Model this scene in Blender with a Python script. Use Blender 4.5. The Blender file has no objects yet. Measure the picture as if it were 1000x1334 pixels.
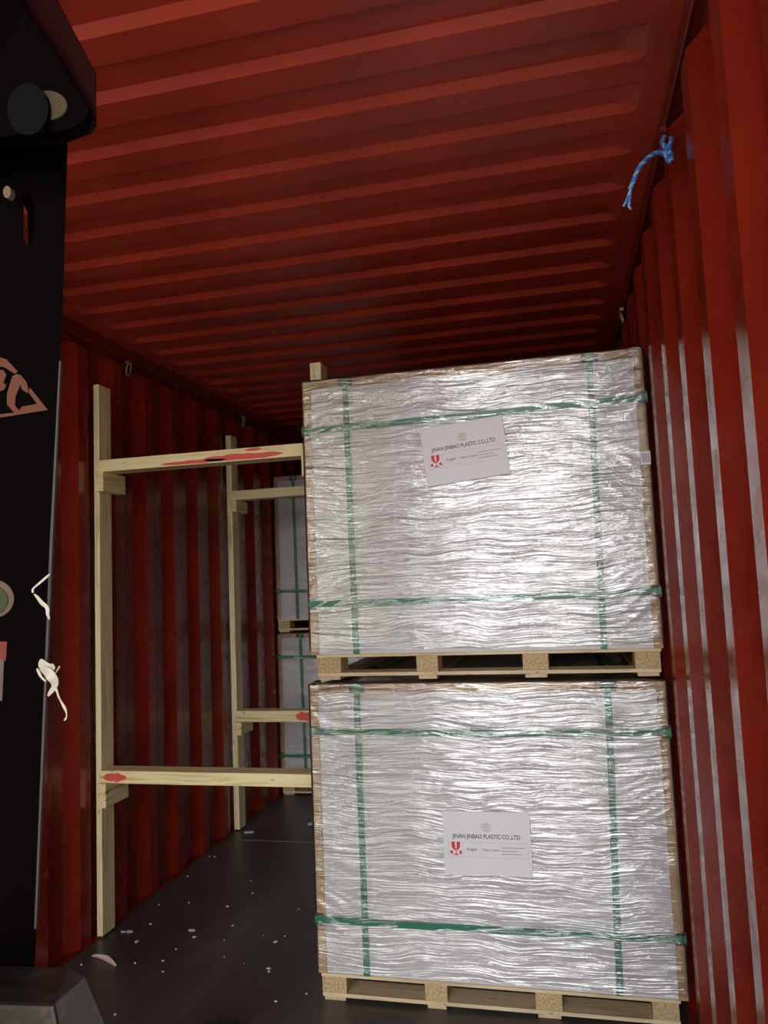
import bpy, bmesh, math, random
from mathutils import Vector, Matrix, noise

# ------------------------------------------------------------------ camera, world, light
SC = bpy.context.scene
COL = SC.collection
RX = Vector((0.97295839, -0.06051592, -0.22291208))     # world X axis seen in the lens frame (right, down, forward)
RY = Vector((0.22729003, 0.07901499, 0.97061623))
RZ = Vector((-0.04112434, -0.9950349, 0.09063296))
EYE = Vector((0, 0, 1.4753))
FPX = 995.0
cam_d = bpy.data.cameras.new('camera'); cam = bpy.data.objects.new('camera', cam_d); COL.objects.link(cam)
cam_d.sensor_fit = 'VERTICAL'; cam_d.sensor_height = 36.0; cam_d.lens = FPX / 1334 * 36.0
cam_d.clip_start = 0.02; cam_d.clip_end = 500
right = Vector((RX[0], RY[0], RZ[0])); down = Vector((RX[1], RY[1], RZ[1])); fwd = Vector((RX[2], RY[2], RZ[2]))
M3 = Matrix((right, -down, -fwd)).transposed()
cam.matrix_world = Matrix.Translation(EYE) @ M3.to_4x4()
SC.camera = cam

SC.view_settings.view_transform = 'Standard'; SC.view_settings.look = 'None'
SC.view_settings.gamma = 1.0; SC.view_settings.use_curve_mapping = False
SC.view_settings.exposure = -0.3
SC.cycles.max_bounces = 10; SC.cycles.diffuse_bounces = 6; SC.cycles.transparent_max_bounces = 16
SC.cycles.sample_clamp_indirect = 8.0

W_STR = 1.0; GLOW = 14.0; GLOW_DIR = (-.05, -.98, .10); GLOW_POW = 16.0
world = bpy.data.worlds.new('sky'); SC.world = world; world.use_nodes = True
wn = world.node_tree.nodes; wl = world.node_tree.links
bg = wn['Background']
tc = wn.new('ShaderNodeTexCoord'); mp = wn.new('ShaderNodeMapping'); mp.inputs['Scale'].default_value = (1, 1, 2.5)
ns = wn.new('ShaderNodeTexNoise'); ns.inputs['Scale'].default_value = 2.6; ns.inputs['Detail'].default_value = 5
cr = wn.new('ShaderNodeValToRGB')
cr.color_ramp.elements[0].position = 0.38; cr.color_ramp.elements[0].color = (0.70, 0.74, 0.82, 1)
cr.color_ramp.elements[1].position = 0.62; cr.color_ramp.elements[1].color = (1.0, 0.96, 0.90, 1)
wl.new(tc.outputs['Generated'], mp.inputs['Vector']); wl.new(mp.outputs[0], ns.inputs['Vector'])
wl.new(ns.outputs['Fac'], cr.inputs[0]); bg.inputs[1].default_value = 1.0
# hazy bright sky low over the yard, straight out of the doors
gd = wn.new('ShaderNodeVectorMath'); gd.operation = 'DOT_PRODUCT'; gd.inputs[1].default_value = Vector(GLOW_DIR).normalized()
wl.new(tc.outputs['Generated'], gd.inputs[0])
gm = wn.new('ShaderNodeMath'); gm.operation = 'MAXIMUM'; gm.inputs[1].default_value = 0; wl.new(gd.outputs['Value'], gm.inputs[0])
gp = wn.new('ShaderNodeMath'); gp.operation = 'POWER'; gp.inputs[1].default_value = GLOW_POW; wl.new(gm.outputs[0], gp.inputs[0])
ga = wn.new('ShaderNodeMath'); ga.operation = 'MULTIPLY_ADD'; ga.inputs[1].default_value = GLOW; ga.inputs[2].default_value = W_STR; wl.new(gp.outputs[0], ga.inputs[0])
gv = wn.new('ShaderNodeVectorMath'); gv.operation = 'SCALE'; wl.new(cr.outputs[0], gv.inputs[0]); wl.new(ga.outputs[0], gv.inputs['Scale'])
wl.new(gv.outputs[0], bg.inputs[0])

sun_d = bpy.data.lights.new('sun', 'SUN'); sun_d.energy = 17.0; sun_d.angle = 0.01; sun_d.color = (1, .94, .85)
sun = bpy.data.objects.new('sun', sun_d); COL.objects.link(sun); sun.rotation_euler = (math.radians(-50), math.radians(14), 0)

Y0 = 0.35          # door opening of the container
Y1 = 12.3          # far end
XL, XR = -2.045, 0.325
HT = 2.69
pd = bpy.data.lights.new('daylight_portal', 'AREA'); pd.shape = 'RECTANGLE'; pd.size = XR - XL; pd.size_y = HT
pd.cycles.is_portal = True
po = bpy.data.objects.new('daylight_portal', pd); COL.objects.link(po)
po.location = ((XL + XR) / 2, Y0, HT / 2); po.rotation_euler = (math.radians(90), 0, 0)   # faces +Y, into the container

# ------------------------------------------------------------------ helpers
def new_obj(name, bm, mats, parent=None, smooth=False, bevel=0):
    me = bpy.data.meshes.new(name)
    bmesh.ops.recalc_face_normals(bm, faces=bm.faces)
    bm.to_mesh(me); bm.free()
    if not isinstance(mats, (list, tuple)): mats = [mats]
    for m in mats: me.materials.append(m)
    if smooth:
        for p in me.polygons: p.use_smooth = True
    o = bpy.data.objects.new(name, me); COL.objects.link(o)
    if parent: o.parent = parent
    if bevel:
        b = o.modifiers.new('bevel', 'BEVEL'); b.width = bevel; b.segments = 2; b.limit_method = 'ANGLE'
    return o

def box(bm, x0, x1, y0, y1, z0, z1, mat=0):
    v = [bm.verts.new(p) for p in ((x0,y0,z0),(x1,y0,z0),(x1,y1,z0),(x0,y1,z0),(x0,y0,z1),(x1,y0,z1),(x1,y1,z1),(x0,y1,z1))]
    for f in ((0,3,2,1),(4,5,6,7),(0,1,5,4),(1,2,6,5),(2,3,7,6),(3,0,4,7)):
        fc = bm.faces.new([v[i] for i in f]); fc.material_index = mat
    return v

def prism(bm, pts, off):
    a = [bm.verts.new(p) for p in pts]; b = [bm.verts.new(Vector(p) + Vector(off)) for p in pts]
    bm.faces.new(a); bm.faces.new(b[::-1])
    for i in range(len(a)):
        j = (i + 1) % len(a); bm.faces.new((a[i], b[i], b[j], a[j]))

def tube(bm, pts, r, n=8, cap=True):
    pts = [Vector(p) for p in pts]; rings = []
    up = Vector((0.3, 0.2, 1)).normalized()
    for i, p in enumerate(pts):
        t = (pts[min(i+1, len(pts)-1)] - pts[max(i-1, 0)]).normalized()
        u = t.cross(up); u = u.normalized() if u.length > 1e-4 else Vector((1,0,0)); w = t.cross(u)
        rr = r[i] if isinstance(r, (list, tuple)) else r
        rings.append([bm.verts.new(p + (u*math.cos(a) + w*math.sin(a))*rr) for a in (2*math.pi*k/n for k in range(n))])
    for A, B in zip(rings, rings[1:]):
        for k in range(n): bm.faces.new((A[k], A[(k+1)%n], B[(k+1)%n], B[k]))
    if cap: bm.faces.new(rings[0][::-1]); bm.faces.new(rings[-1])

def empty(name, loc, label, cat, group=None):
    o = bpy.data.objects.new(name, None); COL.objects.link(o); o.location = loc; o.empty_display_size = .1
    o['label'] = label; o['category'] = cat
    if group: o['group'] = group
    return o

def tag(o, label, cat, group=None):
    o['label'] = label; o['category'] = cat
    if group: o['group'] = group
    return o

def ray_at(px, py, y):
    """world point at depth y that the photo shows at this place"""
    d = Vector((px - 500, py - 667, FPX)); w = Vector((RX.dot(d), RY.dot(d), RZ.dot(d)))
    return EYE + w * (y / w.y)

def ray_floor(px, py, z=0.0):
    d = Vector((px - 500, py - 667, FPX)); w = Vector((RX.dot(d), RY.dot(d), RZ.dot(d)))
    return EYE + w * ((z - EYE.z) / w.z)

# ------------------------------------------------------------------ materials
def mat(name, col, rough=.5, metal=0, spec=.5):
    m = bpy.data.materials.new(name); m.use_nodes = True
    b = m.node_tree.nodes['Principled BSDF']
    b.inputs['Base Color'].default_value = (*col, 1); b.inputs['Roughness'].default_value = rough
    b.inputs['Metallic'].default_value = metal; b.inputs['Specular IOR Level'].default_value = spec
    return m, m.node_tree.nodes, m.node_tree.links, b

def add(nodes, t, **kw):
    n = nodes.new(t)
    for k, v in kw.items():
        if k in n.inputs: n.inputs[k].default_value = v
        else: setattr(n, k, v)
    return n

def noise_node(n, l, scale, detail=4, stretch=(1,1,1), coord='Object', rough=.5, distort=0, rot=(0,0,0)):
    c = add(n, 'ShaderNodeTexCoord'); m = add(n, 'ShaderNodeMapping'); m.inputs['Scale'].default_value = stretch
    m.inputs['Rotation'].default_value = rot
    t = add(n, 'ShaderNodeTexNoise'); t.inputs['Scale'].default_value = scale; t.inputs['Detail'].default_value = detail
    t.inputs['Roughness'].default_value = rough; t.inputs['Distortion'].default_value = distort
    l.new(c.outputs[coord], m.inputs[0]); l.new(m.outputs[0], t.inputs['Vector'])
    return t

def ramp(n, l, src, stops):
    r = add(n, 'ShaderNodeValToRGB'); e = r.color_ramp.elements
    e[0].position, e[0].color = stops[0][0], (*stops[0][1], 1)
    e[1].position, e[1].color = stops[-1][0], (*stops[-1][1], 1)
    for p, c in stops[1:-1]:
        k = e.new(p); k.color = (*c, 1)
    l.new(src, r.inputs[0]); return r

def mix(n, l, fac, a, b):
    m = add(n, 'ShaderNodeMixRGB')
    l.new(fac, m.inputs[0])
    for i, s in ((1, a), (2, b)):
        if isinstance(s, tuple): m.inputs[i].default_value = (*s, 1)
        else: l.new(s, m.inputs[i])
    return m

def bump(n, l, b, src, strength=.3, dist=.01):
    k = add(n, 'ShaderNodeBump'); k.inputs['Strength'].default_value = strength; k.inputs['Distance'].default_value = dist
    l.new(src, k.inputs['Height']); l.new(k.outputs[0], b.inputs['Normal']); return k

def red_paint(name, base, rough, scuff=(.30,.20,.16), scuff_lo=.66, stretch=(1,1,1), rot=(0,0,0)):
    m, n, l, b = mat(name, base, rough)
    big = noise_node(n, l, 3.0, 5)
    c1 = ramp(n, l, big.outputs['Fac'], [(.3, tuple(c*.75 for c in base)), (.7, tuple(c*1.15 for c in base))])
    sc = noise_node(n, l, 9.0, 8, stretch, rough=.65, distort=1.2, rot=rot)
    sr = ramp(n, l, sc.outputs['Fac'], [(scuff_lo, (0,0,0)), (scuff_lo+.07, (.75,.75,.75))])
    mx = mix(n, l, sr.outputs[0], c1.outputs[0], scuff)
    l.new(mx.outputs[0], b.inputs['Base Color'])
    rg = noise_node(n, l, 12, 4)
    rr = ramp(n, l, rg.outputs['Fac'], [(.3, (rough-.07,)*3), (.7, (rough+.1,)*3)])
    l.new(rr.outputs[0], b.inputs['Roughness']); b.inputs['Specular IOR Level'].default_value = .8 if rough < .3 else .4
    w = noise_node(n, l, 2.2, 3)
    bump(n, l, b, w.outputs['Fac'], .10, .02)
    return m

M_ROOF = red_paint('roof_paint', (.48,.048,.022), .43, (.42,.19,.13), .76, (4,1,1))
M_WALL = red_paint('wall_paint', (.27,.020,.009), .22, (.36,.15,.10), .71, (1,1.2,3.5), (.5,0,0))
M_RAIL = red_paint('rail_paint', (.2,.02,.012), .4, (.3,.12,.08), .72)

def floor_mat():
    m, n, l, b = mat('dark_plywood', (.03,.027,.025), .38)
    a = noise_node(n, l, 3, 8, (1,.35,1), rough=.62)
    c = ramp(n, l, a.outputs['Fac'], [(.3, (.046,.040,.037)), (.52, (.074,.066,.061)), (.74, (.14,.13,.12))])
    dust = noise_node(n, l, 42, 4, rough=.7)
    dr = ramp(n, l, dust.outputs['Fac'], [(.60, (0,0,0)), (.74, (.5,.5,.5))])
    mx = mix(n, l, dr.outputs[0], c.outputs[0], (.16,.15,.14))
    scr = noise_node(n, l, 5, 9, (6,.6,1), rough=.75, distort=.6, rot=(0,0,.55))
    sr = ramp(n, l, scr.outputs['Fac'], [(.60, (0,0,0)), (.72, (.35,.35,.35))])
    mx2 = mix(n, l, sr.outputs[0], mx.outputs[0], (.13,.115,.10))
    l.new(mx2.outputs[0], b.inputs['Base Color'])
    r = ramp(n, l, a.outputs['Fac'], [(.3, (.30,)*3), (.8, (.52,)*3)]); l.new(r.outputs[0], b.inputs['Roughness'])
    bump(n, l, b, dust.outputs['Fac'], .15, .004)
    return m
M_FLOOR = floor_mat()

def wood_mat(name, light, dark, axis, scale=1.0):
    m, n, l, b = mat(name, light, .62)
    st = [14*scale, 14*scale, 14*scale]; st[axis] = .9*scale
    a = noise_node(n, l, 3.2, 6, tuple(st), rough=.6, distort=.8)
    c = ramp(n, l, a.outputs['Fac'], [(.3, dark), (.5, light), (.75, tuple(min(1, q*1.12) for q in light))])
    k = noise_node(n, l, 7.5, 2, tuple(2.2 if i == axis else 4 for i in range(3)))
    kr = ramp(n, l, k.outputs['Fac'], [(.70, (0,0,0)), (.76, (.8,.8,.8))])
    mx = mix(n, l, kr.outputs[0], c.outputs[0], tuple(q*.35 for q in dark))
    l.new(mx.outputs[0], b.inputs['Base Color']); bump(n, l, b, a.outputs['Fac'], .3, .003)
    return m
PINE, PINED = (.90,.74,.41), (.62,.43,.19)
M_WX = wood_mat('pine_across', PINE, PINED, 0); M_WY = wood_mat('pine_lengthwise', PINE, PINED, 1)
M_WZ = wood_mat('pine_upright', (.90,.77,.46), PINED, 2)
M_PALX = wood_mat('pallet_board_across', (.68,.54,.35), (.46,.33,.19), 0); M_PALY = wood_mat('pallet_board_along', (.60,.45,.28), (.42,.29,.16), 1)

def chip_mat():
    m, n, l, b = mat('pressed_chip_block', (.56,.40,.21), .8)
    a = noise_node(n, l, 130, 4, rough=.7)
    c = ramp(n, l, a.outputs['Fac'], [(.35, (.34,.22,.10)), (.55, (.56,.41,.22)), (.75, (.72,.57,.35))])
    l.new(c.outputs[0], b.inputs['Base Color']); bump(n, l, b, a.outputs['Fac'], .4, .002)
    return m
M_CHIP = chip_mat()

def sheet_mat():
    m, n, l, b = mat('white_board_edges', (.62,.59,.595), .5)
    a = noise_node(n, l, 3, 2, (.6,.6,110))
    c = ramp(n, l, a.outputs['Fac'], [(.35, (.48,.455,.46)), (.6, (.63,.60,.605))])
    l.new(c.outputs[0], b.inputs['Base Color']); bump(n, l, b, a.outputs['Fac'], .2, .002)
    return m
M_SHEET = sheet_mat()
def card_mat():
    m, n, l, b = mat('brown_cardboard', (.42,.25,.12), .7)
    a = noise_node(n, l, 12, 5)
    c = ramp(n, l, a.outputs['Fac'], [(.3, (.36,.21,.10)), (.7, (.50,.31,.155))])
    l.new(c.outputs[0], b.inputs['Base Color']); return m
M_CARD = card_mat()
M_GREEN = mat('green_strap', (.022,.17,.085), .35)[0]
M_DGREEN = mat('dark_plastic_corner', (.012,.045,.03), .4)[0]
M_PAPER = mat('white_paper', (.78,.76,.80), .6)[0]
M_INK = mat('black_ink', (.05,.045,.06), .6)[0]
M_GREYINK = mat('grey_ink', (.30,.28,.32), .6)[0]
M_LINE = mat('pale_table_line', (.50,.49,.53), .6)[0]
M_REDINK = mat('red_ink', (.62,.03,.05), .55)[0]
M_OLIVE = mat('olive_ink', (.36,.36,.16), .6)[0]
M_REDP = mat('red_spray_paint', (.72,.10,.07), .6)[0]
M_ROPE = mat('blue_rope', (.06,.26,.72), .6)[0]
M_ROPE_HI = mat('rope_highlight_blue', (.32,.55,.85), .6)[0]  # paler strand colour paints in the highlights along the twist
M_STEEL = mat('bare_steel', (.55,.5,.48), .35, .9)[0]
M_BLACK = mat('black_mast_paint', (.0015,.0006,.0006), .5, 0, .02)[0]
M_SCUFF = mat('worn_edge_steel', (.05,.04,.042), .6, .0)[0]
M_LOGO = mat('pale_pink_decal', (.13,.045,.032), .6, 0, .1)[0]
M_SHRED = mat('white_film_shred', (.55,.50,.42), .45)[0]
M_DARKRED = mat('red_lit_plate', (.014,.0008,.0008), .5, 0, .05)[0]  # red light on the black bracket's side, put into the colour

def worn_steel():
    m, n, l, b = mat('worn_dark_steel', (.05,.05,.045), .45, .4)
    a = noise_node(n, l, 14, 8, rough=.7)
    c = ramp(n, l, a.outputs['Fac'], [(.35, (.014,.011,.008)), (.6, (.05,.042,.032)), (.75, (.12,.105,.08))])
    l.new(c.outputs[0], b.inputs['Base Color']); bump(n, l, b, a.outputs['Fac'], .4, .004)
    return m
M_WORN = worn_steel()

def film_mat():
    m = bpy.data.materials.new('clear_stretch_film'); m.use_nodes = True
    n = m.node_tree.nodes; l = m.node_tree.links; n.clear()
    out = add(n, 'ShaderNodeOutputMaterial'); tr = add(n, 'ShaderNodeBsdfTransparent'); gl = add(n, 'ShaderNodeBsdfGlossy')
    tr.inputs[0].default_value = (.97,.965,.97,1)
    gl.inputs['Roughness'].default_value = .045; gl.inputs['Color'].default_value = (1,1,1,1)
    df = add(n, 'ShaderNodeBsdfDiffuse'); df.inputs[0].default_value = (.85,.83,.84,1)
    # wrinkles: long level folds, warped so that they wander
    c = add(n, 'ShaderNodeTexCoord')
    warp = add(n, 'ShaderNodeTexNoise'); warp.inputs['Scale'].default_value = 3.0; warp.inputs['Detail'].default_value = 2
    l.new(c.outputs['Object'], warp.inputs['Vector'])
    sub = add(n, 'ShaderNodeVectorMath', operation='SUBTRACT'); l.new(warp.outputs['Color'], sub.inputs[0]); sub.inputs[1].default_value = (.5,.5,.5)
    sc = add(n, 'ShaderNodeVectorMath', operation='MULTIPLY'); l.new(sub.outputs[0], sc.inputs[0]); sc.inputs[1].default_value = (.0,.0,.09)
    ad = add(n, 'ShaderNodeVectorMath', operation='ADD'); l.new(c.outputs['Object'], ad.inputs[0]); l.new(sc.outputs[0], ad.inputs[1])
    def layer(scale, st, det, dist):
        mpn = add(n, 'ShaderNodeMapping'); mpn.inputs['Scale'].default_value = st; l.new(ad.outputs[0], mpn.inputs[0])
        t = add(n, 'ShaderNodeTexNoise'); t.inputs['Scale'].default_value = scale; t.inputs['Detail'].default_value = det
        t.inputs['Distortion'].default_value = dist; t.inputs['Roughness'].default_value = .6
        l.new(mpn.outputs[0], t.inputs['Vector']); return t
    a = layer(6.0, (.55,1,17), 4, .5); a.noise_type = 'RIDGED_MULTIFRACTAL'; b2 = layer(26, (.7,1,5), 3, 1.0)
    ab = add(n, 'ShaderNodeMath', operation='MULTIPLY_ADD'); l.new(b2.outputs['Fac'], ab.inputs[0]); ab.inputs[1].default_value = .35
    l.new(a.outputs['Fac'], ab.inputs[2])
    bp = add(n, 'ShaderNodeBump'); bp.inputs['Strength'].default_value = 1.0; bp.inputs['Distance'].default_value = FILM_BUMP
    l.new(ab.outputs[0], bp.inputs['Height']); l.new(bp.outputs[0], gl.inputs['Normal'])
    lw = add(n, 'ShaderNodeFresnel'); lw.inputs['IOR'].default_value = 1.55; l.new(bp.outputs[0], lw.inputs['Normal'])
    mr = add(n, 'ShaderNodeMath', operation='MULTIPLY_ADD'); l.new(lw.outputs[0], mr.inputs[0]); mr.inputs[1].default_value = 1.2; mr.inputs[2].default_value = .12
    mr.use_clamp = True
    m1 = add(n, 'ShaderNodeMixShader'); m1.inputs[0].default_value = .035; l.new(tr.outputs[0], m1.inputs[1]); l.new(df.outputs[0], m1.inputs[2])
    m2 = add(n, 'ShaderNodeMixShader'); l.new(mr.outputs[0], m2.inputs[0]); l.new(m1.outputs[0], m2.inputs[1]); l.new(gl.outputs[0], m2.inputs[2])
    l.new(m2.outputs[0], out.inputs[0])
    return m
FILM_BUMP = .0055
M_FILM = film_mat()

# ------------------------------------------------------------------ the container
DEP = .036
def side_wall(name, xin, sgn, pitch, phase, rail_w=.06):
    """corrugated steel side: crests at xin, valleys DEP further out (sgn = outward direction)"""
    bm = bmesh.new(); q = pitch / 4
    k = math.floor((Y0 - phase) / pitch) - 1; ys = []
    while phase + k*pitch < Y1:
        y = phase + k*pitch           # crest centre
        ys += [(y - q*.5, 0), (y + q*.5, 0), (y + q*1.5, 1), (y + q*2.5, 1)]
        k += 1
    pts = [p for p in ys if Y0 - .0 <= p[0] <= Y1 + .2]
    pts = [(Y0, pts[0][1])] + pts
    zs = [(0.0, 1), (2.585, 1), (2.62, 0), (2.64, 0)]
    rows = []
    for z, full in zs:
        rows.append([bm.verts.new((xin + sgn*DEP*(d if full else 1), y, z)) for y, d in pts])
    for A, B in zip(rows, rows[1:]):
        for i in range(len(A)-1): bm.faces.new((A[i], A[i+1], B[i+1], B[i]))
    o = new_obj(name, bm, M_WALL); s = o.modifiers.new('thickness', 'SOLIDIFY'); s.thickness = .002; s.offset = 0
    bv = o.modifiers.new('bevel', 'BEVEL'); bv.width = .010; bv.segments = 3; bv.limit_method = 'ANGLE'; bv.angle_limit = math.radians(15)
    for p in o.data.polygons: p.use_smooth = True
    wnm = o.modifiers.new('normals', 'WEIGHTED_NORMAL'); wnm.weight = 100
    o['kind'] = 'structure'
    return o
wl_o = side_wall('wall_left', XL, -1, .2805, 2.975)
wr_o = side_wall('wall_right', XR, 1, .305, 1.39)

def rail(name, xa, xb, sgn):
    bm = bmesh.new()
    box(bm, min(xa, xb), max(xa, xb), Y0, Y1, 2.635, 2.735)
    # rolled lip along the lower inner edge
    x = xb if sgn > 0 else xa
    box(bm, x - .004, x + .004, Y0, Y1, 2.622, 2.640)
    o = new_obj(name, bm, M_RAIL, bevel=.004); o['kind'] = 'structure'; return o
rail('trim_1', XL - .07, XL - .004, 1); rail('trim_2', XR + .004, XR + .07, -1)

def roof():
    bm = bmesh.new(); pitch = .211; D = .021
    ys = []; k = -8
    while 1.612 + k*pitch < Y1:
        y = 1.612 + k*pitch
        ys += [(y - .020, 1), (y, 0), (y + .084, 0), (y + .102, 1)]; k += 1
    ys = [p for p in ys if p[0] > Y0]; ys = [(Y0, ys[0][1])] + ys + [(Y1 + .1, 0)]
    ramp_x = [(.045, 0), (.060, .06), (.075, .28), (.090, .62), (.105, .9), (.125, 1)]
    xs = [(XL - .03, 0)] + [(XL + a, f) for a, f in ramp_x] + [(XR - a, f) for a, f in ramp_x[::-1]] + [(XR + .03, 0)]
    rows = [[bm.verts.new((x, y, HT + D*d*f)) for y, d in ys] for x, f in xs]
    for A, B in zip(rows, rows[1:]):
        for i in range(len(A)-1): bm.faces.new((A[i], A[i+1], B[i+1], B[i]))
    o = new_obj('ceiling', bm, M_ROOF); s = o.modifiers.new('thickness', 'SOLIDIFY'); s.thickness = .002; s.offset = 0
    bv = o.modifiers.new('bevel', 'BEVEL'); bv.width = .003; bv.segments = 2; bv.limit_method = 'ANGLE'; bv.angle_limit = math.radians(25)
    o['kind'] = 'structure'
roof()

bm = bmesh.new(); box(bm, XL - .04, XR + .04, Y0, 4.316, -.03, 0); box(bm, XL - .04, XR + .04, 4.320, 6.74, -.03, 0)
box(bm, XL - .04, XR + .04, 6.744, 9.16, -.03, 0); box(bm, XL - .04, XR + .04, 9.164, Y1, -.03, 0)
o = new_obj('floor', bm, M_FLOOR); o['kind'] = 'structure'
for nm, x0, x1 in (('baseboard_left', XL - .038, XL + .012), ('baseboard_right', XR - .008, XR + .038)):
    bm = bmesh.new(); box(bm, x0, x1, Y0, Y1, .0, .006); o = new_obj(nm, bm, M_RAIL); o['kind'] = 'structure'
# far end: corrugated end wall
bm = bmesh.new(); pts = []; x = XL - .04; i = 0
while x < XR + .04:
    pts.append((x, Y1 + (.04 if (i//2) % 2 else 0))); x += .07; i += 1
pts.append((XR + .04, Y1))
a = [bm.verts.new((p[0], p[1], -.02)) for p in pts]; b = [bm.verts.new((p[0], p[1], 2.74)) for p in pts]
for i in range(len(a)-1): bm.faces.new((a[i], a[i+1], b[i+1], b[i]))
o = new_obj('wall_back', bm, M_WALL); o['kind'] = 'structure'
# yard outside the open doors
def yard_mat():
    m, n, l, b = mat('yard_concrete', (.42,.40,.37), .85)
    a = noise_node(n, l, .8, 8, rough=.6)
    c = ramp(n, l, a.outputs['Fac'], [(.3, (.40,.38,.35)), (.7, (.54,.52,.48))]); l.new(c.outputs[0], b.inputs['Base Color']); return m
bm = bmesh.new()
v = [bm.verts.new(p) for p in ((-60,-60,-.16),(60,-60,-.16),(60,60,-.16),(-60,60,-.16))]; bm.faces.new(v)
o = new_obj('floor_yard', bm, yard_mat()); o['kind'] = 'structure'

def lash_ring(par, x, y, z, sgn, m):
    bm = bmesh.new(); pts = []
    for k in range(15):
        a = math.pi * 2 * k / 14
        pts.append((x + sgn*.006 - sgn*.012*(1 - math.cos(a))*.5, y + .018*math.sin(a), z - .028 + .03*math.cos(a)))
    tube(bm, pts, .005, 8, cap=False)
    box(bm, x - .008, x + .008, y - .018, y + .018, z - .002, z + .010)
    return new_obj('lashing_ring', bm, m, par, smooth=False)
lash_ring(wl_o, XL + .008, 3.34, 2.605, 1, M_STEEL); lash_ring(wl_o, XL + .008, 4.75, 2.615, 1, M_STEEL)
lash_ring(wr_o, XR - .010, 3.38, 2.60, -1, M_STEEL); lash_ring(wr_o, XR - .012, 1.965, 2.575, -1, M_RAIL)

# ------------------------------------------------------------------ pallets
def pallet(x0, x1, y0, y1, z0, label, blocks):
    t = empty('wooden_pallet', ((x0+x1)/2, y0, z0), label, 'pallet', 'wooden pallets under the loads')
    ox, oy, oz = t.location
    def part(nm, m, *b, bev=.0015):
        bm = bmesh.new(); box(bm, b[0]-ox, b[1]-ox, b[2]-oy, b[3]-oy, b[4]-oz, b[5]-oz); return new_obj(nm, bm, m, t, bevel=bev)
    rows = [(y0, y0+.10), ((y0+y1)/2-.05, (y0+y1)/2+.05), (y1-.10, y1)]
    for a, b in blocks: part('runner', M_PALY, a+.006, b-.006, y0+.004, y1, z0, z0+.013)
    for a, b in rows:
        part('bottom_board', M_PALX, x0, x1, a, b, z0+.0132, z0+.026)
    for a, b in blocks:
        for c, d in rows: part('block', M_CHIP, a, b, c, d, z0+.0262, z0+.082)
    n = 9; L = (y1 - y0)
    for k in range(n):
        part('deck_board', M_PALX, x0-.002, x1+.004, y0 - .003 + k*L/n, y0 + (k+1)*L/n - .012, z0+.0822, z0+.0925)
    return t
BX = [(0, .09), (.372, .450), (.748, .836), (1.122, 1.204)]

# ------------------------------------------------------------------ wrapped loads
def film_shell(x0, x1, y0, y1, z0, z1, seed, res=.009, front_only=False):
    bm = bmesh.new(); path = []
    def seg(a, b, nrm):
        n = max(2, int((Vector(b) - Vector(a)).length / res))
        for k in range(n): path.append((a[0] + (b[0]-a[0])*k/n, a[1] + (b[1]-a[1])*k/n, nrm))
    seg((x0, y1), (x0, y0), (-1, 0)) if False else None
    nside = 70
    for k in range(nside): path.append((x0, y1 - (y1-y0)*k/nside, (-1, 0)))
    n = int((x1-x0)/res)
    for k in range(n): path.append((x0 + (x1-x0)*k/n, y0, (0, -1)))
    for k in range(nside): path.append((x1, y0 + (y1-y0)*k/nside, (1, 0)))
    path.append((x1, y1, (1, 0)))
    zs = []; z = z0; nz = int((z1 - z0)/.007)
    rows = []
    for j in range(nz + 1):
        z = z0 + (z1-z0)*j/nz; row = []
        for x, y, nr in path:
            s = x if nr[1] else y
            edge = min(abs(x - x0), abs(x - x1)) if nr[1] else 1
            warp = .028*noise.noise(Vector((s*2.2, z*2.0, seed)))
            if nr[1] and edge < .16: warp += (.16 - edge) * .55 * math.sin(z*9 + seed + (3 if x > (x0+x1)/2 else 0))
            zz = z + warp
            h = 1 - abs(noise.noise(Vector((s*3.5, zz*34, seed+5)))*2)
            h2 = 1 - abs(noise.noise(Vector((s*8, zz*70, seed+9)))*2)
            h3 = noise.noise(Vector((s*1.3, z*5, seed+2)))
            d = .0012 + .0028*max(0, h)**3 + .0014*max(0, h2)**2 + .0022*(h3 + .6)
            if j == 0: zj = z - .012*max(0, noise.noise(Vector((s*9, 0, seed))))
            else: zj = z
            row.append(bm.verts.new((x + nr[0]*d, y + nr[1]*d, zj)))
        rows.append(row)
    # over the top edge and a hand's width inwards
    for ins, dz in ((.004, .004), (.05, .005), (.16, .004)):
        row = []
        for x, y, nr in path:
            xx = min(max(x, x0+ins), x1-ins); yy = max(y, y0+ins)
            dd = .003*noise.noise(Vector((x*14, y*14, seed+ins*40)))
            row.append(bm.verts.new((xx, yy, z1 + dz + max(-.002, dd))))
        rows.append(row)
    for A, B in zip(rows, rows[1:]):
        for i in range(len(A)-1): bm.faces.new((A[i], A[i+1], B[i+1], B[i]))
    return bm

def loop_strip(bm, pts, w, axis, t=.0012):
    """flat strap following closed/open pts; w along axis vector"""
    ax = Vector(axis) * (w/2); A = []
    for i, p in enumerate(pts):
        p = Vector(p); A.append((bm.verts.new(p - ax), bm.verts.new(p + ax)))
    for (a, b), (c, d) in zip(A, A[1:]): bm.faces.new((a, b, d, c))

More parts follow.
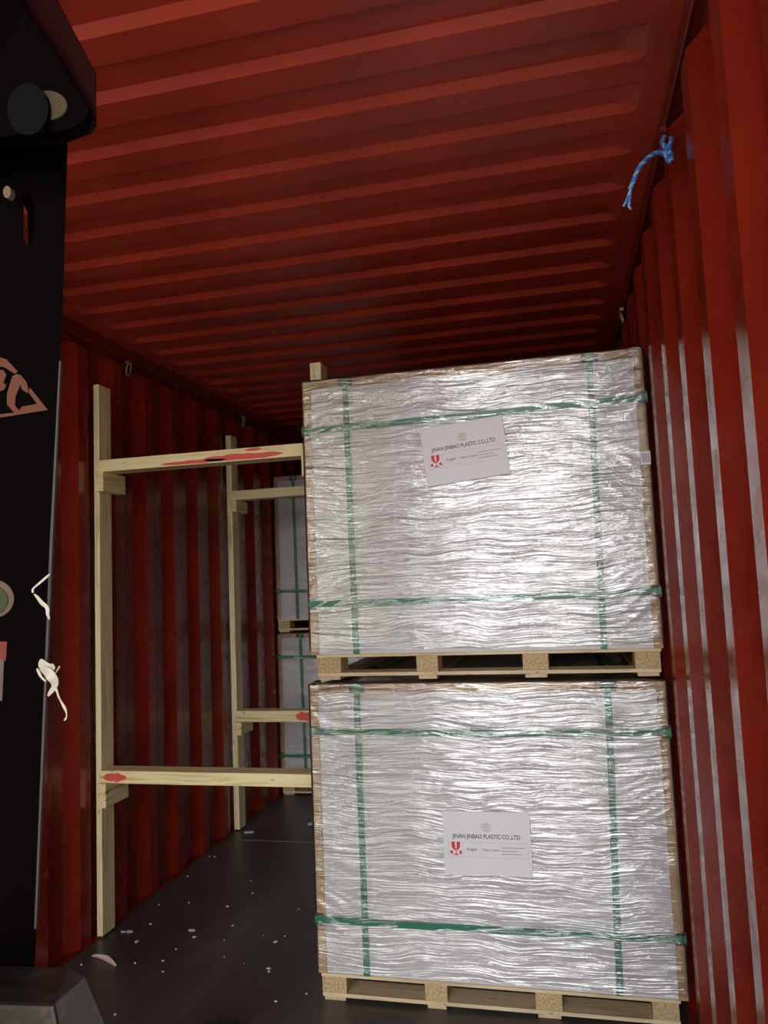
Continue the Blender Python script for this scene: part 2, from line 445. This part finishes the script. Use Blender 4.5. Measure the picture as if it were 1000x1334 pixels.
def load(x0, x1, y0, y1, z0, z1, label, group, vx, hz, seed, strips=None):
    t = empty('wrapped_board_load', ((x0+x1)/2, y0, z0), label, 'pallet load', group)
    o3 = Vector(t.location)
    def mk(nm, bm, m, **k):
        bmesh.ops.translate(bm, verts=bm.verts, vec=-o3); return new_obj(nm, bm, m, t, **k)
    g = .006
    bm = bmesh.new(); box(bm, x0+g, x1-g, y0+g, y1-g, z0, z1-g); mk('board_stack', bm, M_SHEET)
    wd = .030
    # cardboard angle along both upright front edges, the top edges and the rear edges
    def angle_up(xa, sg, ya, sy):
        bm = bmesh.new()
        xs = sorted((xa, xa + sg*wd)); ys = sorted((ya, ya + sy*.005)); box(bm, xs[0], xs[1], ys[0], ys[1], z0, z1 - .001)
        xs = sorted((xa, xa + sg*.005)); ys = sorted((ya + sy*.005, ya + sy*.045)); box(bm, xs[0], xs[1], ys[0], ys[1], z0, z1 - .001)
        mk('edge_protector', bm, M_CARD)
    angle_up(x0, 1, y0, 1); angle_up(x1, -1, y0, 1); angle_up(x0, 1, y1, -1); angle_up(x1, -1, y1, -1)
    bm = bmesh.new(); box(bm, x0+wd+.001, x1-wd-.001, y0, y0+.005, z1-wd, z1); box(bm, x0+wd+.001, x1-wd-.001, y0+.005, y0+.05, z1-.005, z1)
    mk('edge_protector', bm, M_CARD)
    bm = bmesh.new()
    for xa, sg in ((x0, 1), (x1, -1)):
        xs = sorted((xa, xa + sg*.005)); box(bm, xs[0], xs[1], y0+.05, y1-.05, z1-wd, z1)
        xs = sorted((xa+sg*.005, xa + sg*.045)); box(bm, xs[0], xs[1], y0+.055, y1-.05, z1-.005, z1)
    mk('edge_protector', bm, M_CARD)
    e = .0018; sw = .023
    for x in vx:
        xt, xb = x if isinstance(x, tuple) else (x, x)
        bm = bmesh.new(); pts = [(xb, y0-e, z0+.001)]
        for k in range(1, 12): pts.append((xb+(xt-xb)*k/12, y0-e-.0008*math.sin(k), z0+(z1-z0)*k/12))
        pts += [(xt, y0-e, z1+e), (xt, y0+.06, z1+e), (xt, (y0+y1)/2, z1+.0005), (xt, y1+e, z1+e), (xt, y1+e, z0)]
        loop_strip(bm, pts, sw, (1,0,0)); s = mk('vertical_strap', bm, M_GREEN)
        sm = s.modifiers.new('thickness', 'SOLIDIFY'); sm.thickness = .0009
        bm = bmesh.new(); box(bm, xt-.028, xt+.028, y0-.0014, y0+.004, z1-.032, z1+.001); box(bm, xt-.028, xt+.028, y0+.004, y0+.04, z1-.002, z1+.0012)
        mk('corner_clip', bm, M_DGREEN)
    for z in hz:
        zl, zr = z if isinstance(z, tuple) else (z, z); e2 = .0066
        bm = bmesh.new(); pts = [(x0-e2, y1, zl), (x0-e2, y0+.05, zl), (x0-e2, y0-e2, zl)]
        for k in range(1, 16): pts.append((x0+(x1-x0)*k/16, y0-e2-.0006*math.sin(k*1.7), zl+(zr-zl)*k/16 - .004*math.sin(math.pi*k/16)))
        pts += [(x1+e2, y0-e2, zr), (x1+e2, y0+.05, zr), (x1+e2, y1, zr)]
        loop_strip(bm, pts, sw, (0,0,1)); s = mk('horizontal_strap', bm, M_GREEN)
        sm = s.modifiers.new('thickness', 'SOLIDIFY'); sm.thickness = .0009
        for xa, sg, zz in ((x0, 1, zl), (x1, -1, zr)):
            bm = bmesh.new(); xs = sorted((xa - sg*.0058, xa + sg*.024)); box(bm, xs[0], xs[1], y0-.0058, y0+.002, zz-.020, zz+.020)
            xs = sorted((xa - sg*.0058, xa + sg*.001)); box(bm, xs[0], xs[1], y0+.002, y0+.04, zz-.024, zz+.024)
            mk('corner_clip', bm, M_DGREEN)
    bm = film_shell(x0-.003, x1+.003, y0-.004, y1+.003, z0+.0145, z1, seed, .009 if y0 < 4 else .02)
    mk('stretch_wrap', bm, M_FILM, smooth=True)
    return t

FY = 2.728
L_low = load(-.935, .310, FY, 5.16, .0935, 1.108, 'clear film wrapped white board load on the floor level pallet, in front', 'film wrapped board loads',
             [(-.757, -.757), (.125, .098)][:2], [(.938, .940), (.279, .285)], 1.3)
L_up = load(-.926, .312, FY, 5.16, 1.2155, 2.246, 'film wrapped white board load on top of the front stack, with tilted sign', 'film wrapped board loads',
            [(-.757, -.752), (.136, .121)], [(2.056, 2.072), (1.403, 1.406)], 7.7)
pallet(-.924, .282, FY+.003, 5.15, 0.0005, 'pale wooden pallet on the black floor under the lower front load', [(-.924+a, -.924+b) for a, b in BX])
pallet(-.903, .301, FY+.003, 5.15, 1.1225, 'wooden pallet between the two large front loads', [(-.903+a, -.903+b) for a, b in BX])
BK = 5.25
load(-2.033, -.79, BK, 7.70, .0940, 1.130, 'narrow visible strip of the lower wrapped load in the back, beside the left wall', 'film wrapped board loads', [(-1.86, -1.845), -.95], [.966, .274], 3.1)
load(-2.030, -.79, BK, 7.70, 1.2345, 2.272, 'narrow visible strip of the upper wrapped load in the back, behind the timber braces', 'film wrapped board loads', [(-1.88, -1.872), -.95], [2.123, 1.434], 5.9)
pallet(-2.025, -.800, BK+.003, 7.70, 0.0005, 'pale wooden pallet on the floor at the back under the rear loads', [(-2.025+a, -2.025+b) for a, b in BX])
pallet(-2.025, -.800, BK+.003, 7.70, 1.1405, 'wooden pallet between the two rear loads at the back left', [(-2.025+a, -2.025+b) for a, b in BX])

# ------------------------------------------------------------------ paper signs with company name and fragile mark
def text(par, s, x, z, size, m, align='CENTER', name='lettering', wide=1, bold=0):
    c = bpy.data.curves.new(name, 'FONT'); c.body = s; c.size = size; c.align_x = align; c.align_y = 'CENTER'; c.extrude = .00015; c.offset = bold
    tmp = bpy.data.objects.new(name, c); COL.objects.link(tmp)
    dg = bpy.context.evaluated_depsgraph_get(); me = bpy.data.meshes.new_from_object(tmp.evaluated_get(dg))
    bpy.data.objects.remove(tmp)
    me.materials.clear(); me.materials.append(m)
    o = bpy.data.objects.new(name, me); COL.objects.link(o); o.parent = par
    o.rotation_euler = (math.pi/2, 0, 0); o.location = (x, -.0009, z); o.scale = (wide, 1, 1); return o

def sign(loc, rot, label, lift):
    t = empty('paper_sign', loc, label, 'paper sign', 'company paper signs on the loads'); t.rotation_euler = (0, rot, 0)
    bm = bmesh.new(); nx, nz = 24, 16; W, H = .300, .212; g = []
    for j in range(nz+1):
        g.append([bm.verts.new((-W/2+W*i/nx, -.0002 - .0006*(noise.noise(Vector((i*.4, j*.4, lift)))+.3)*0 , -H/2+H*j/nz)) for i in range(nx+1)])
    for j in range(nz):
        for i in range(nx): bm.faces.new((g[j][i], g[j][i+1], g[j+1][i+1], g[j+1][i]))
    p = new_obj('paper_sheet', bm, M_PAPER, t); s = p.modifiers.new('thickness', 'SOLIDIFY'); s.thickness = .0006; s.offset = 0
    text(t, 'JINAN JINBAO PLASTIC CO.,LTD', -.001, .022, .0200, M_INK, wide=.80, bold=.00025)
    text(t, 'Fragile', -.052, -.021, .0135, M_INK); text(t, 'Made in China', .013, -.022, .0100, M_INK)
    # emblem
    bm = bmesh.new()
    for r0, r1, a0, a1 in ((.0125, .0143, 25, 155), (.0125, .0143, 205, 335)):
        n = 14
        for k in range(n):
            q0, q1 = (math.radians(a0+(a1-a0)*u/n) for u in (k, k+1))
            v = [bm.verts.new((r*math.cos(q)*1.15, -.0011, .053 + r*math.sin(q))) for r, q in ((r0,q0),(r1,q0),(r1,q1),(r0,q1))]; bm.faces.new(v)
    for z, w in ((.0605, .007), (.0455, .007)): box(bm, -w, w, -.0011, -.0009, z-.0012, z+.0012)
    box(bm, -.019, .019, -.0012, -.0009, .0500, .0506); box(bm, -.019, .019, -.0012, -.0009, .0562, .0568)
    new_obj('emblem', bm, M_OLIVE, t)
    text(t, 'JINBAO', 0, .0534, .0075, M_OLIVE, name='emblem')
    # table lines
    bm = bmesh.new(); d = .0004
    X0, X1, Z0, Z1 = -.133, .140, -.047, .003
    for z in (Z0, Z1): box(bm, X0, X1, -.0010, -.0008, z-d, z+d)
    for x in (X0, -.082, -.022, .046, X1): box(bm, x-d, x+d, -.0010, -.0008, Z0, Z1)
    new_obj('table_lines', bm, M_LINE, t)
    bm = bmesh.new()
    for z, w in ((-.013, .078), (-.024, .050), (-.034, .066)):
        x = .050
        while x < .050 + w:
            q = random.uniform(.0016, .0030); box(bm, x, x+q, -.0011, -.0008, z-.0013, z+.0013); x += q + .0007
    new_obj('small_print', bm, M_GREYINK, t)
    # fragile glass with a crack
    bm = bmesh.new(); cx, cz = -.107, -.014
    def poly(pts):
        prism(bm, [(cx+a*1.25, -.0011, cz+b*1.25) for a, b in pts], (0, .0003, 0))
    poly([(-.012,.014), (-.001,.014), (-.004,.005), (-.0005,.004), (-.004,-.005), (-.0005,-.001), (0,-.009), (-.005,-.008), (-.010,-.003), (-.012,.004)])
    poly([(.003,.014), (.012,.014), (.012,.004), (.010,-.003), (.005,-.008), (.0005,-.009), (.0035,.0065), (.001,.006)])
    poly([(-.0012,-.009), (.0012,-.009), (.0012,-.018), (-.0012,-.018)]); poly([(-.008,-.0215), (.008,-.0215), (.005,-.018), (-.005,-.018)])
    for s in (-1, 1): poly([(s*.009,-.010), (s*.016,-.010), (s*.016,-.018), (s*.009,-.018)])
    new_obj('fragile_symbol', bm, M_REDINK, t)
    return t
random.seed(4)
sign((-.318, FY-.0155, 1.930), math.radians(-5.5), 'white paper company sign stuck at a tilt on the upper front load', .3)
sign((-.310, FY-.0155, .567), math.radians(-.4), 'white paper company sign stuck level on the lower front load', 2.2)
# small barcode sticker on the right cardboard edge
bm = bmesh.new(); box(bm, .282, .314, FY-.0125, FY-.0115, 1.835, 1.882)
for k in range(9): box(bm, .285+.003*k, .2862+.003*k + (.0008 if k % 3 else 0), FY-.0128, FY-.0126, 1.842, 1.875, 1)
tag(new_obj('sticker', bm, [M_PAPER, M_GREYINK]), 'small white printed sticker on the right cardboard edge of the upper load', 'sticker')

# ------------------------------------------------------------------ timber bracing frames
def brace(y, label, marks, px, xr=-.952, ztop=2.43, zl_off=0):
    t = empty('timber_brace', (XL, y, 0), label, 'timber brace', 'timber braces between left wall and front stack'); o3 = Vector(t.location)
    def mk(nm, m, *b, bev=.002, shear=0):
        bm = bmesh.new(); v = box(bm, *b)
        if shear:
            for q in v:
                if q.co.x > (b[0]+b[1])/2: q.co.z += shear
        bmesh.ops.translate(bm, verts=bm.verts, vec=-o3); return new_obj(nm, bm, m, t, bevel=bev)
    xo = XL + .0005
    mk('post', M_WZ, xo, xo+px, y, y+.095, .0065, ztop)
    mk('post', M_WZ, xr-.049, xr, y, y+.095, .0005, ztop-.01)
    beams = []
    for (z0, z1, c0) in marks['beams']:
        xa = xo+px+.006
        bo = mk('beam', M_WX, xa, xr-.0495, y-.025, y+.070, z0, z1); beams.append(bo)
        mk('cleat', M_WY, xo+px+.0005, xo+px+.042, y-.035, y+.145, c0, z0-.0005)
        mk('cleat', M_WY, xr-.049-.042, xr-.0495, y-.03, y+.10, c0, z0-.0005)
    for (xa, xb, za, zb, sd) in marks['paint']:
        bm = bmesh.new(); random.seed(sd); up = []; dn = []; n = 12
        for k in range(n+1):
            u = k/n; x = xa + (xb-xa)*u; e = math.sin(math.pi*u)**.4
            zm = (za+zb)/2; h = (zb-za)/2*e
            up.append((x, y-.0258, zm + h*random.uniform(.6, 1))); dn.append((x, y-.0258, zm - h*random.uniform(.7, 1)))
        prism(bm, up + dn[::-1], (0, .0006, 0)); bmesh.ops.translate(bm, verts=bm.verts, vec=-o3)
        pm = new_obj('paint_mark', bm, M_REDP, beams[0] if za > 1.5 else beams[1]); pm['label'] = 'red paint mark'
    return t
brace(3.055, 'nearer pine timber brace frame with a red mark at its lower left beam', dict(beams=[(2.018, 2.072, 1.930), (.655, .708, .552)],
      paint=[(-1.70, -1.38, 2.020, 2.038, 1), (-1.50, -1.12, 2.019, 2.052, 5), (-1.995, -1.88, .660, .702, 2), (-1.30, -1.22, 2.055, 2.070, 3)]), .027)
brace(4.47, 'farther pine timber brace frame with a red end on its lower beam', dict(beams=[(2.025, 2.083, 1.950), (.655, .722, .575)],
      paint=[(-1.62, -1.49, .657, .720, 4)]), .035, ztop=2.445)

# ------------------------------------------------------------------ blue rope on the ring
def rope():
    y = 1.93
    t = empty('rope', (XR-.02, 1.96, 2.53), 'short blue twisted rope knotted to a ring on the right wall by the ceiling', 'rope'); o3 = Vector(t.location)
    def P(px, py, yy): return ray_at(px, py, yy)
    def strands(pts, r, n=3, tw=95):
        # smooth the polyline, then wind n strands around it
        ps = [Vector(p) for p in pts]; fine = []
        for i in range(len(ps)-1):
            p0, p1, p2, p3 = ps[max(i-1,0)], ps[i], ps[i+1], ps[min(i+2,len(ps)-1)]
            for k in range(14):
                u = k/14; fine.append(.5*((2*p1)+(-p0+p2)*u+(2*p0-5*p1+4*p2-p3)*u*u+(-p0+3*p1-3*p2+p3)*u**3))
        fine.append(ps[-1]); bm = bmesh.new(); s = 0; acc = [0]
        for a, b in zip(fine, fine[1:]): s += (b-a).length; acc.append(s)
        for q in range(n):
            out = []
            for i, p in enumerate(fine):
                tt = (fine[min(i+1,len(fine)-1)] - fine[max(i-1,0)]).normalized(); u = tt.cross(Vector((.1,1,.2))).normalized(); w = tt.cross(u)
                a = acc[i]*tw*2 + q*2*math.pi/n
                out.append(p + (u*math.cos(a)+w*math.sin(a))*r*.55)
            n0 = len(bm.faces); tube(bm, out, r*.6, 6); bm.faces.ensure_lookup_table()
            for f in bm.faces[n0:]: f.material_index = 1 if q == 0 else 0
        bmesh.ops.translate(bm, verts=bm.verts, vec=-o3); return bm
    ye = 1.78
    main = [P(867,202,1.86), P(856,199,1.84), P(845,205,1.81), P(833,218,1.79), P(826,233,1.78), P(821,246,1.775)]
    new_obj('rope_tail', strands(main, .0052), [M_ROPE, M_ROPE_HI], t, smooth=True)
    new_obj('rope_end', strands([main[-1], P(818,256,1.775), P(812,269,1.77)], .0030), [M_ROPE, M_ROPE_HI], t, smooth=True)
    new_obj('rope_end', strands([main[-1], P(820,259,1.775), P(819,268,1.775), P(822,272,1.77)], .0030), [M_ROPE, M_ROPE_HI], t, smooth=True)
    k = [P(865,178,1.93), P(863,186,1.89), P(867,192,1.87), P(873,187,1.87), P(874,180,1.92), P(872,196,1.86), P(868,203,1.86), P(871,210,1.85), P(875,206,1.86), P(873,198,1.87), P(866,196,1.86), P(868,204,1.855), P(874,207,1.86)]
    new_obj('knot', strands(k, .0048), [M_ROPE, M_ROPE_HI], t, smooth=True)
rope()

# ------------------------------------------------------------------ forklift mast at the left
def forklift():
    t = empty('forklift', (-.95, 1.0, 0), 'black forklift mast with pale triangle mark, cropped at the left edge', 'forklift'); o3 = Vector(t.location)
    def slab(nm, pts, y, m, off=(-.07, .09, 0), bev=.003, par=None, tilt=0):
        bm = bmesh.new(); prism(bm, [ray_at(a, b, y + tilt*(667-b)/1000) for a, b in pts], off)
        bmesh.ops.translate(bm, verts=bm.verts, vec=-o3); o = new_obj(nm, bm, m, t, bevel=bev)
        if par: o.parent = par
        return o
    TL = .03
    # column with a slot through it
    bm = bmesh.new()
    outer = [(89,150), (82,400), (66,712), (44,1300), (40,1420), (-160,1420), (-160,150)]
    slot = [(31,256), (35,250), (40,252), (44,262), (45,300), (41,316), (35,319), (31,310)]
    def vy(a, b): return ray_at(a, b, 1.0 + TL*(667-b)/1000)
    vo = [bm.verts.new(vy(*p)) for p in outer]; vs = [bm.verts.new(vy(*p)) for p in slot]
    eds = [bm.edges.new((vo[i], vo[(i+1)%len(vo)])) for i in range(len(vo))] + [bm.edges.new((vs[i], vs[(i+1)%len(vs)])) for i in range(len(vs))]
    bmesh.ops.triangle_fill(bm, use_beauty=True, edges=eds)
    r = bmesh.ops.extrude_face_region(bm, geom=bm.faces[:])
    bmesh.ops.translate(bm, verts=[g for g in r['geom'] if isinstance(g, bmesh.types.BMVert)], vec=(-.035, .03, 0))
    bmesh.ops.translate(bm, verts=bm.verts, vec=-o3)
    col = new_obj('mast_rail', bm, M_BLACK, t)
    slab('worn_edge', [(77,470), (79,470), (68,712), (47,1210), (44.5,1210), (64.5,712)], .997, M_SCUFF, (0,.004,0), 0, tilt=TL)
    # head bracket: two plates, a rim, and a black disc painting the shade inside the bore
    slab('bracket_plate', [(28,-40), (75,-2), (125,93), (125.5,148), (120,158), (106,163), (88,170), (-160,190), (-160,-40)], .955, M_DARKRED, (-.02,.03,0), .004)
    fp = slab('bracket_plate', [(8,-40), (34,10), (66,52), (96,106), (112,128), (117,142), (110,157), (92,168), (-160,196), (-160,-40)], .925, M_BLACK, (-.01,.025,0), .004)
    def disc(nm, cx, cy, rx, ry, y, m, dep=.01, a0=0, a1=360):
        pts = [(cx + rx*math.cos(math.radians(a0+(a1-a0)*k/24)), cy + ry*math.sin(math.radians(a0+(a1-a0)*k/24))) for k in range(24)]
        return slab(nm, pts, y, m, (0, dep, 0), 0)
    disc('bore_rim', 62, 137, 25, 19, .922, mat('worn_roller', (.065,.045,.025), .5, 0, .1)[0])
    disc('bore_shade_disc', 36, 142, 27, 34, .915, mat('bore_shade_black', (.002,.002,.002), .45, 0, .06)[0])
    disc('bolt', 9, 250, 5, 8, .985, mat('bolt_steel', (.16,.11,.07), .5, .2, .1)[0])
    # triangle mark with letters, cropped by the frame
    lg = M_LOGO; yl = .996
    def mark(pts): slab('triangle_decal', pts, yl, lg, (0,.002,0), 0, tilt=TL)
    mark([(-20,459), (8,468), (23,484), (19,487), (5,478), (-20,475)])
    mark([(-30,539), (-30,545), (0,544), (62,534), (39,505), (37,511), (48,526), (28,530), (24,537), (-12,541)])
    mark([(27,489), (34,497), (37,508), (36,512), (28,507), (27,500), (20,516), (19,528), (25,535), (26,538), (18,537), (9,527), (9,513), (16,490), (22,487)])
    mark([(-10,482), (4,482), (8,488), (4,499), (8,501), (5,508), (-2,510), (-10,520)])
    # round sticker and the framed plate
    disc('round_sticker', -9, 780, 27, 25, .994, mat('tan_ring', (.10,.062,.035), .6)[0], .002)
    disc('round_sticker', -11, 782, 21, 19, .9925, mat('green_sticker', (.022,.035,.008), .6)[0], .002)
    slab('warning_plate', [(-40,835), (9,836), (7,870), (2,960), (-40,960)], .994, mat('orange_plate', (.16,.010,.004), .5)[0], (0,.002,0), 0)
    slab('warning_plate', [(-40,858), (5,859), (2,930), (-1,954), (-40,950)], .9925, mat('pink_plate', (.11,.065,.055), .6)[0], (0,.002,0), 0)
    # dark worn carriage bar low at the left
    bm = bmesh.new()
    def q(a, b, y): return bm.verts.new(ray_at(a, b, y))
    A = [q(-120,1304,.84), q(70,1310,.84), q(76,1340,.84), q(74,1420,.84), q(-120,1420,.84)]
    B = [q(-120,1252,.98), q(90,1259,.98), q(112,1272,.98), q(150,1360,.98), q(150,1420,.98), q(-120,1420,.98)]
    bm.faces.new(A)
    bm.faces.new((A[0], A[1], B[1], B[0])); bm.faces.new((A[1], B[2], B[1])); bm.faces.new((A[1], A[2], B[2]))
    bm.faces.new((A[2], B[3], B[2])); bm.faces.new((A[2], A[3], B[4], B[3])); bm.faces.new((A[3], A[4], B[5], B[4])); bm.faces.new((A[4], A[0], B[0], B[5]))
    bm.faces.new(B[::-1])
    bmesh.ops.translate(bm, verts=bm.verts, vec=-o3); new_obj('carriage_bar', bm, M_WORN, t, bevel=.006)
    # fork tine lying just above the floor, only its tip reaches into the picture
    a = ray_floor(272, 1327, .05); b = ray_floor(316, 1327, .05)
    bm = bmesh.new(); pts = [(a.x-.02, 1.2, .05), (b.x+.02, 1.2, .05), (b.x+.004, b.y-.10, .05), (b.x, b.y-.02, .05), (b.x-.02, b.y+.004, .05), (a.x+.03, a.y+.004, .05), (a.x, a.y-.02, .05), (a.x-.006, a.y-.1, .05)]
    prism(bm, pts, (0, 0, -.03)); bmesh.ops.translate(bm, verts=bm.verts, vec=-o3); new_obj('fork_tine', bm, M_WORN, t, bevel=.004)
forklift()

def tree(x, y, h, r, seed, label):  # unseen trees, added behind the camera for the film to reflect
    t = empty('tree', (x, y, -.16), label, 'tree', 'trees beyond the yard')
    bm = bmesh.new(); tube(bm, [(0,0,0), (.05,0,h*.3), (0,.05,h*.6)], [.18,.14,.08], 10); new_obj('trunk', bm, M_BARK, t)
    bm = bmesh.new(); bmesh.ops.create_icosphere(bm, subdivisions=5, radius=r)
    for v in bm.verts:
        n = v.co.normalized(); d = 1 + .35*noise.noise(n*1.8 + Vector((seed,0,0))) + .22*noise.noise(n*6 + Vector((0,seed,0)))
        v.co = Vector((n.x*r*d, n.y*r*d, n.z*r*1.1*d + h*.62))
    new_obj('foliage', bm, M_LEAF, t, smooth=True)
M_BARK = mat('bark', (.12,.08,.05), .9)[0]
def leaf_mat():
    m, n, l, b = mat('leaves', (.10,.17,.03), .7)
    a = noise_node(n, l, 3.5, 8, rough=.7); c = ramp(n, l, a.outputs['Fac'], [(.35, (.05,.10,.02)), (.6, (.42,.46,.10))]); l.new(c.outputs[0], b.inputs['Base Color']); return m
M_LEAF = leaf_mat()
for i, (x, y, h, r, lb) in enumerate(((1.1,-12,5.3,1.0,'broad yellow green tree beyond the yard, opposite the right side of the doors'), (-3.8,-12.5,3.4,.75,'unseen short yellow green tree added as a reflected vest figure, opposite the forklift'), (-8.5,-18,6.5,2.4,'unseen tall green tree added for reflections, farthest across the yard behind the forklift'))):
    tree(x, y, h, r, i*3.1, lb)  # the short one stands in for a figure in a yellow vest

def ribbon(nm, pts, widths, y, label, group=None):
    """torn strip of film, a curling band with some thickness"""
    bm = bmesh.new(); P = [ray_at(a, b, y - d) for a, b, d in pts]; A = []
    for i, p in enumerate(P):
        tg = (P[min(i+1, len(P)-1)] - P[max(i-1, 0)]).normalized(); w = tg.cross(Vector((.25*math.sin(i*1.3), 1, .2*math.cos(i)))).normalized()
        A.append((bm.verts.new(p - w*widths[i]/2), bm.verts.new(p + w*widths[i]/2 + Vector((0, .002*math.sin(i*2), 0)))))
    for (a, b), (c, d) in zip(A, A[1:]): bm.faces.new((a, b, d, c))
    return bm
SH = []
def shred(label, parts, y):
    t = empty('torn_film_strip', ray_at(*parts[0][0][0][:2], y), label, 'torn film strip', 'torn strips on the forklift mast'); o3 = Vector(t.location)
    for pts, w in parts:
        bm = ribbon('strip', pts, w, y, label); bmesh.ops.translate(bm, verts=bm.verts, vec=-o3)
        o = new_obj('strip', bm, M_SHRED, t, smooth=True); s = o.modifiers.new('thickness', 'SOLIDIFY'); s.thickness = .0012
        sb = o.modifiers.new('smooth', 'SUBSURF'); sb.levels = 1; sb.render_levels = 2
shred('small crumpled white strip hanging higher on the mast edge', [
    ([(66,747,0), (58,754,.004), (47,764,.006), (42,768,.006), (43,773,.008)], [.003,.004,.004,.004,.004]),
    ([(43,773,.008), (49,779,.010), (54,786,.010), (60,789,.012), (62,795,.012), (61,800,.014), (65,808,.014)], [.002,.006,.008,.006,.006,.007,.004])], .985)
shred('larger torn white strip with a dangling tail lower on the mast edge', [
    ([(50,861,0), (53,866,.003), (59,869,.006), (65,871,.009), (69,869,.012), (70,866,.016)], [.012,.019,.017,.014,.012,.008]),
    ([(50,872,.002), (57,873,.010), (63,877,.016), (68,883,.016), (71,890,.012), (70,897,.008), (65,902,.003), (61,908,.001)], [.004,.014,.019,.017,.014,.009,.008,.003]),
    ([(71,893,.010), (74,900,.006), (77,908,.010), (80,914,.006), (84,922,.008), (88,930,.004), (87,936,.008), (83,939,.006)], [.007,.003,.005,.0025,.005,.002,.004,.003]),
    ([(48,870,.004), (51,878,.008), (56,884,.004), (61,888,.006)], [.004,.006,.004,.004]), ([(72,878,.012), (75,872,.006), (79,867,.006)], [.003,.005,.003])], .985)

# ------------------------------------------------------------------ litter on the floor
def flake(nm, pts, z, h, m):
    bm = bmesh.new(); c = sum((Vector((p[0], p[1], 0)) for p in pts), Vector()) / len(pts)
    prism(bm, [(p[0]-c.x, p[1]-c.y, 0) for p in pts], (0, 0, h)); o = new_obj(nm, bm, m); o.location = (c.x, c.y, z); return o
M_FLAKE = mat('white_foam_crumb', (.75,.70,.66), .7)[0]
def fl(px, py): p = ray_floor(px, py); return (p.x, p.y)
o = None
bm = bmesh.new(); t0 = ray_floor(136, 1250); n = 10; A = []
top = [(119,1245), (124,1243), (132,1243), (140,1244), (146,1249), (152,1257)]; bot = [(120,1246), (127,1247.5), (134,1250), (139,1253), (145,1256), (150,1259)]
for k, (p, q) in enumerate(zip(top, bot)):
    a = ray_floor(*p, .012 + .010*math.sin(k*.6)); b = ray_floor(*q, .0015); A.append((bm.verts.new(a - t0), bm.verts.new(b - t0)))
for (a, b), (c, d) in zip(A, A[1:]): bm.faces.new((a, b, d, c))
o = new_obj('curled_scrap', bm, mat('pinkish_scrap', (.62,.44,.38), .6)[0], smooth=True); o.location = t0
o.modifiers.new('thickness', 'SOLIDIFY').thickness = .0015
tag(o, 'curled pinkish white scrap on the floor near the foot of the nearer brace', 'scrap')
random.seed(11)
crumbs = [(253,1257,5), (246,1252,3)][:0] + [(168,1214,4), (160,1214,3), (178,1227,5), (196,1204,4), (246,1176,4), (253,1221,4), (280,1116,4), (273,1116,2), (327,1148,3),
    (329,1164,3), (296,1181,3), (303,1206,3), (212,1266,4), (350,1262,4), (350,1266,4), (292,1247,2.5), (244,1142,3.5), (207,1179,2), (358,1227,3), (318,1256,2), (250,1212,4), (106,1257,4),
    (150,1322,5), (389,1185,2.5), (229,1237,2), (176,1255,2), (292,1225,2), (343,1219,2), (371,1220,2), (212,1252,2), (399,1295,2), (359,1305,2)]
for i, (px, py, s) in enumerate(crumbs):
    c = ray_floor(px, py); r = s * c.y / FPX * random.choice((.25, .35, .45, .7)); n = 7; el = random.uniform(1.0, 2.2)
    pts = [(c.x + r*el*math.cos(a)*random.uniform(.6, 1.1), c.y + r*1.3*math.sin(a)*random.uniform(.6, 1.1)) for a in (2*math.pi*k/n for k in range(n))]
    o = flake('white_crumb', pts, .0004, .003, M_FLAKE); tag(o, 'tiny white crumb lying on the black floor', 'crumb', 'white crumbs scattered over the floor')
for pts, lab in (([(318,1083.5), (330,1083), (330,1085), (318,1085.5)], 'short pale splinter at the foot of the farther brace'),
                 ([(400,1073), (405,1072), (412,1068), (415,1069), (406,1074.5), (401,1075)], 'pale wood shaving on the floor near the front stack, far end')):
    tag(flake('wood_splinter', [fl(*p) for p in pts], .0004, .004, M_FLAKE), lab, 'splinter')
for a, b in (((308,1093), (354,1094.5)),):
    p, q = ray_floor(*a), ray_floor(*b); bm = bmesh.new(); box(bm, p.x, q.x+.9, 4.3135, 4.3225, 0, .0012)
    o = new_obj('trim_3', bm, mat('seam_filler', (.22,.20,.18), .6)[0]); o['kind'] = 'structure'
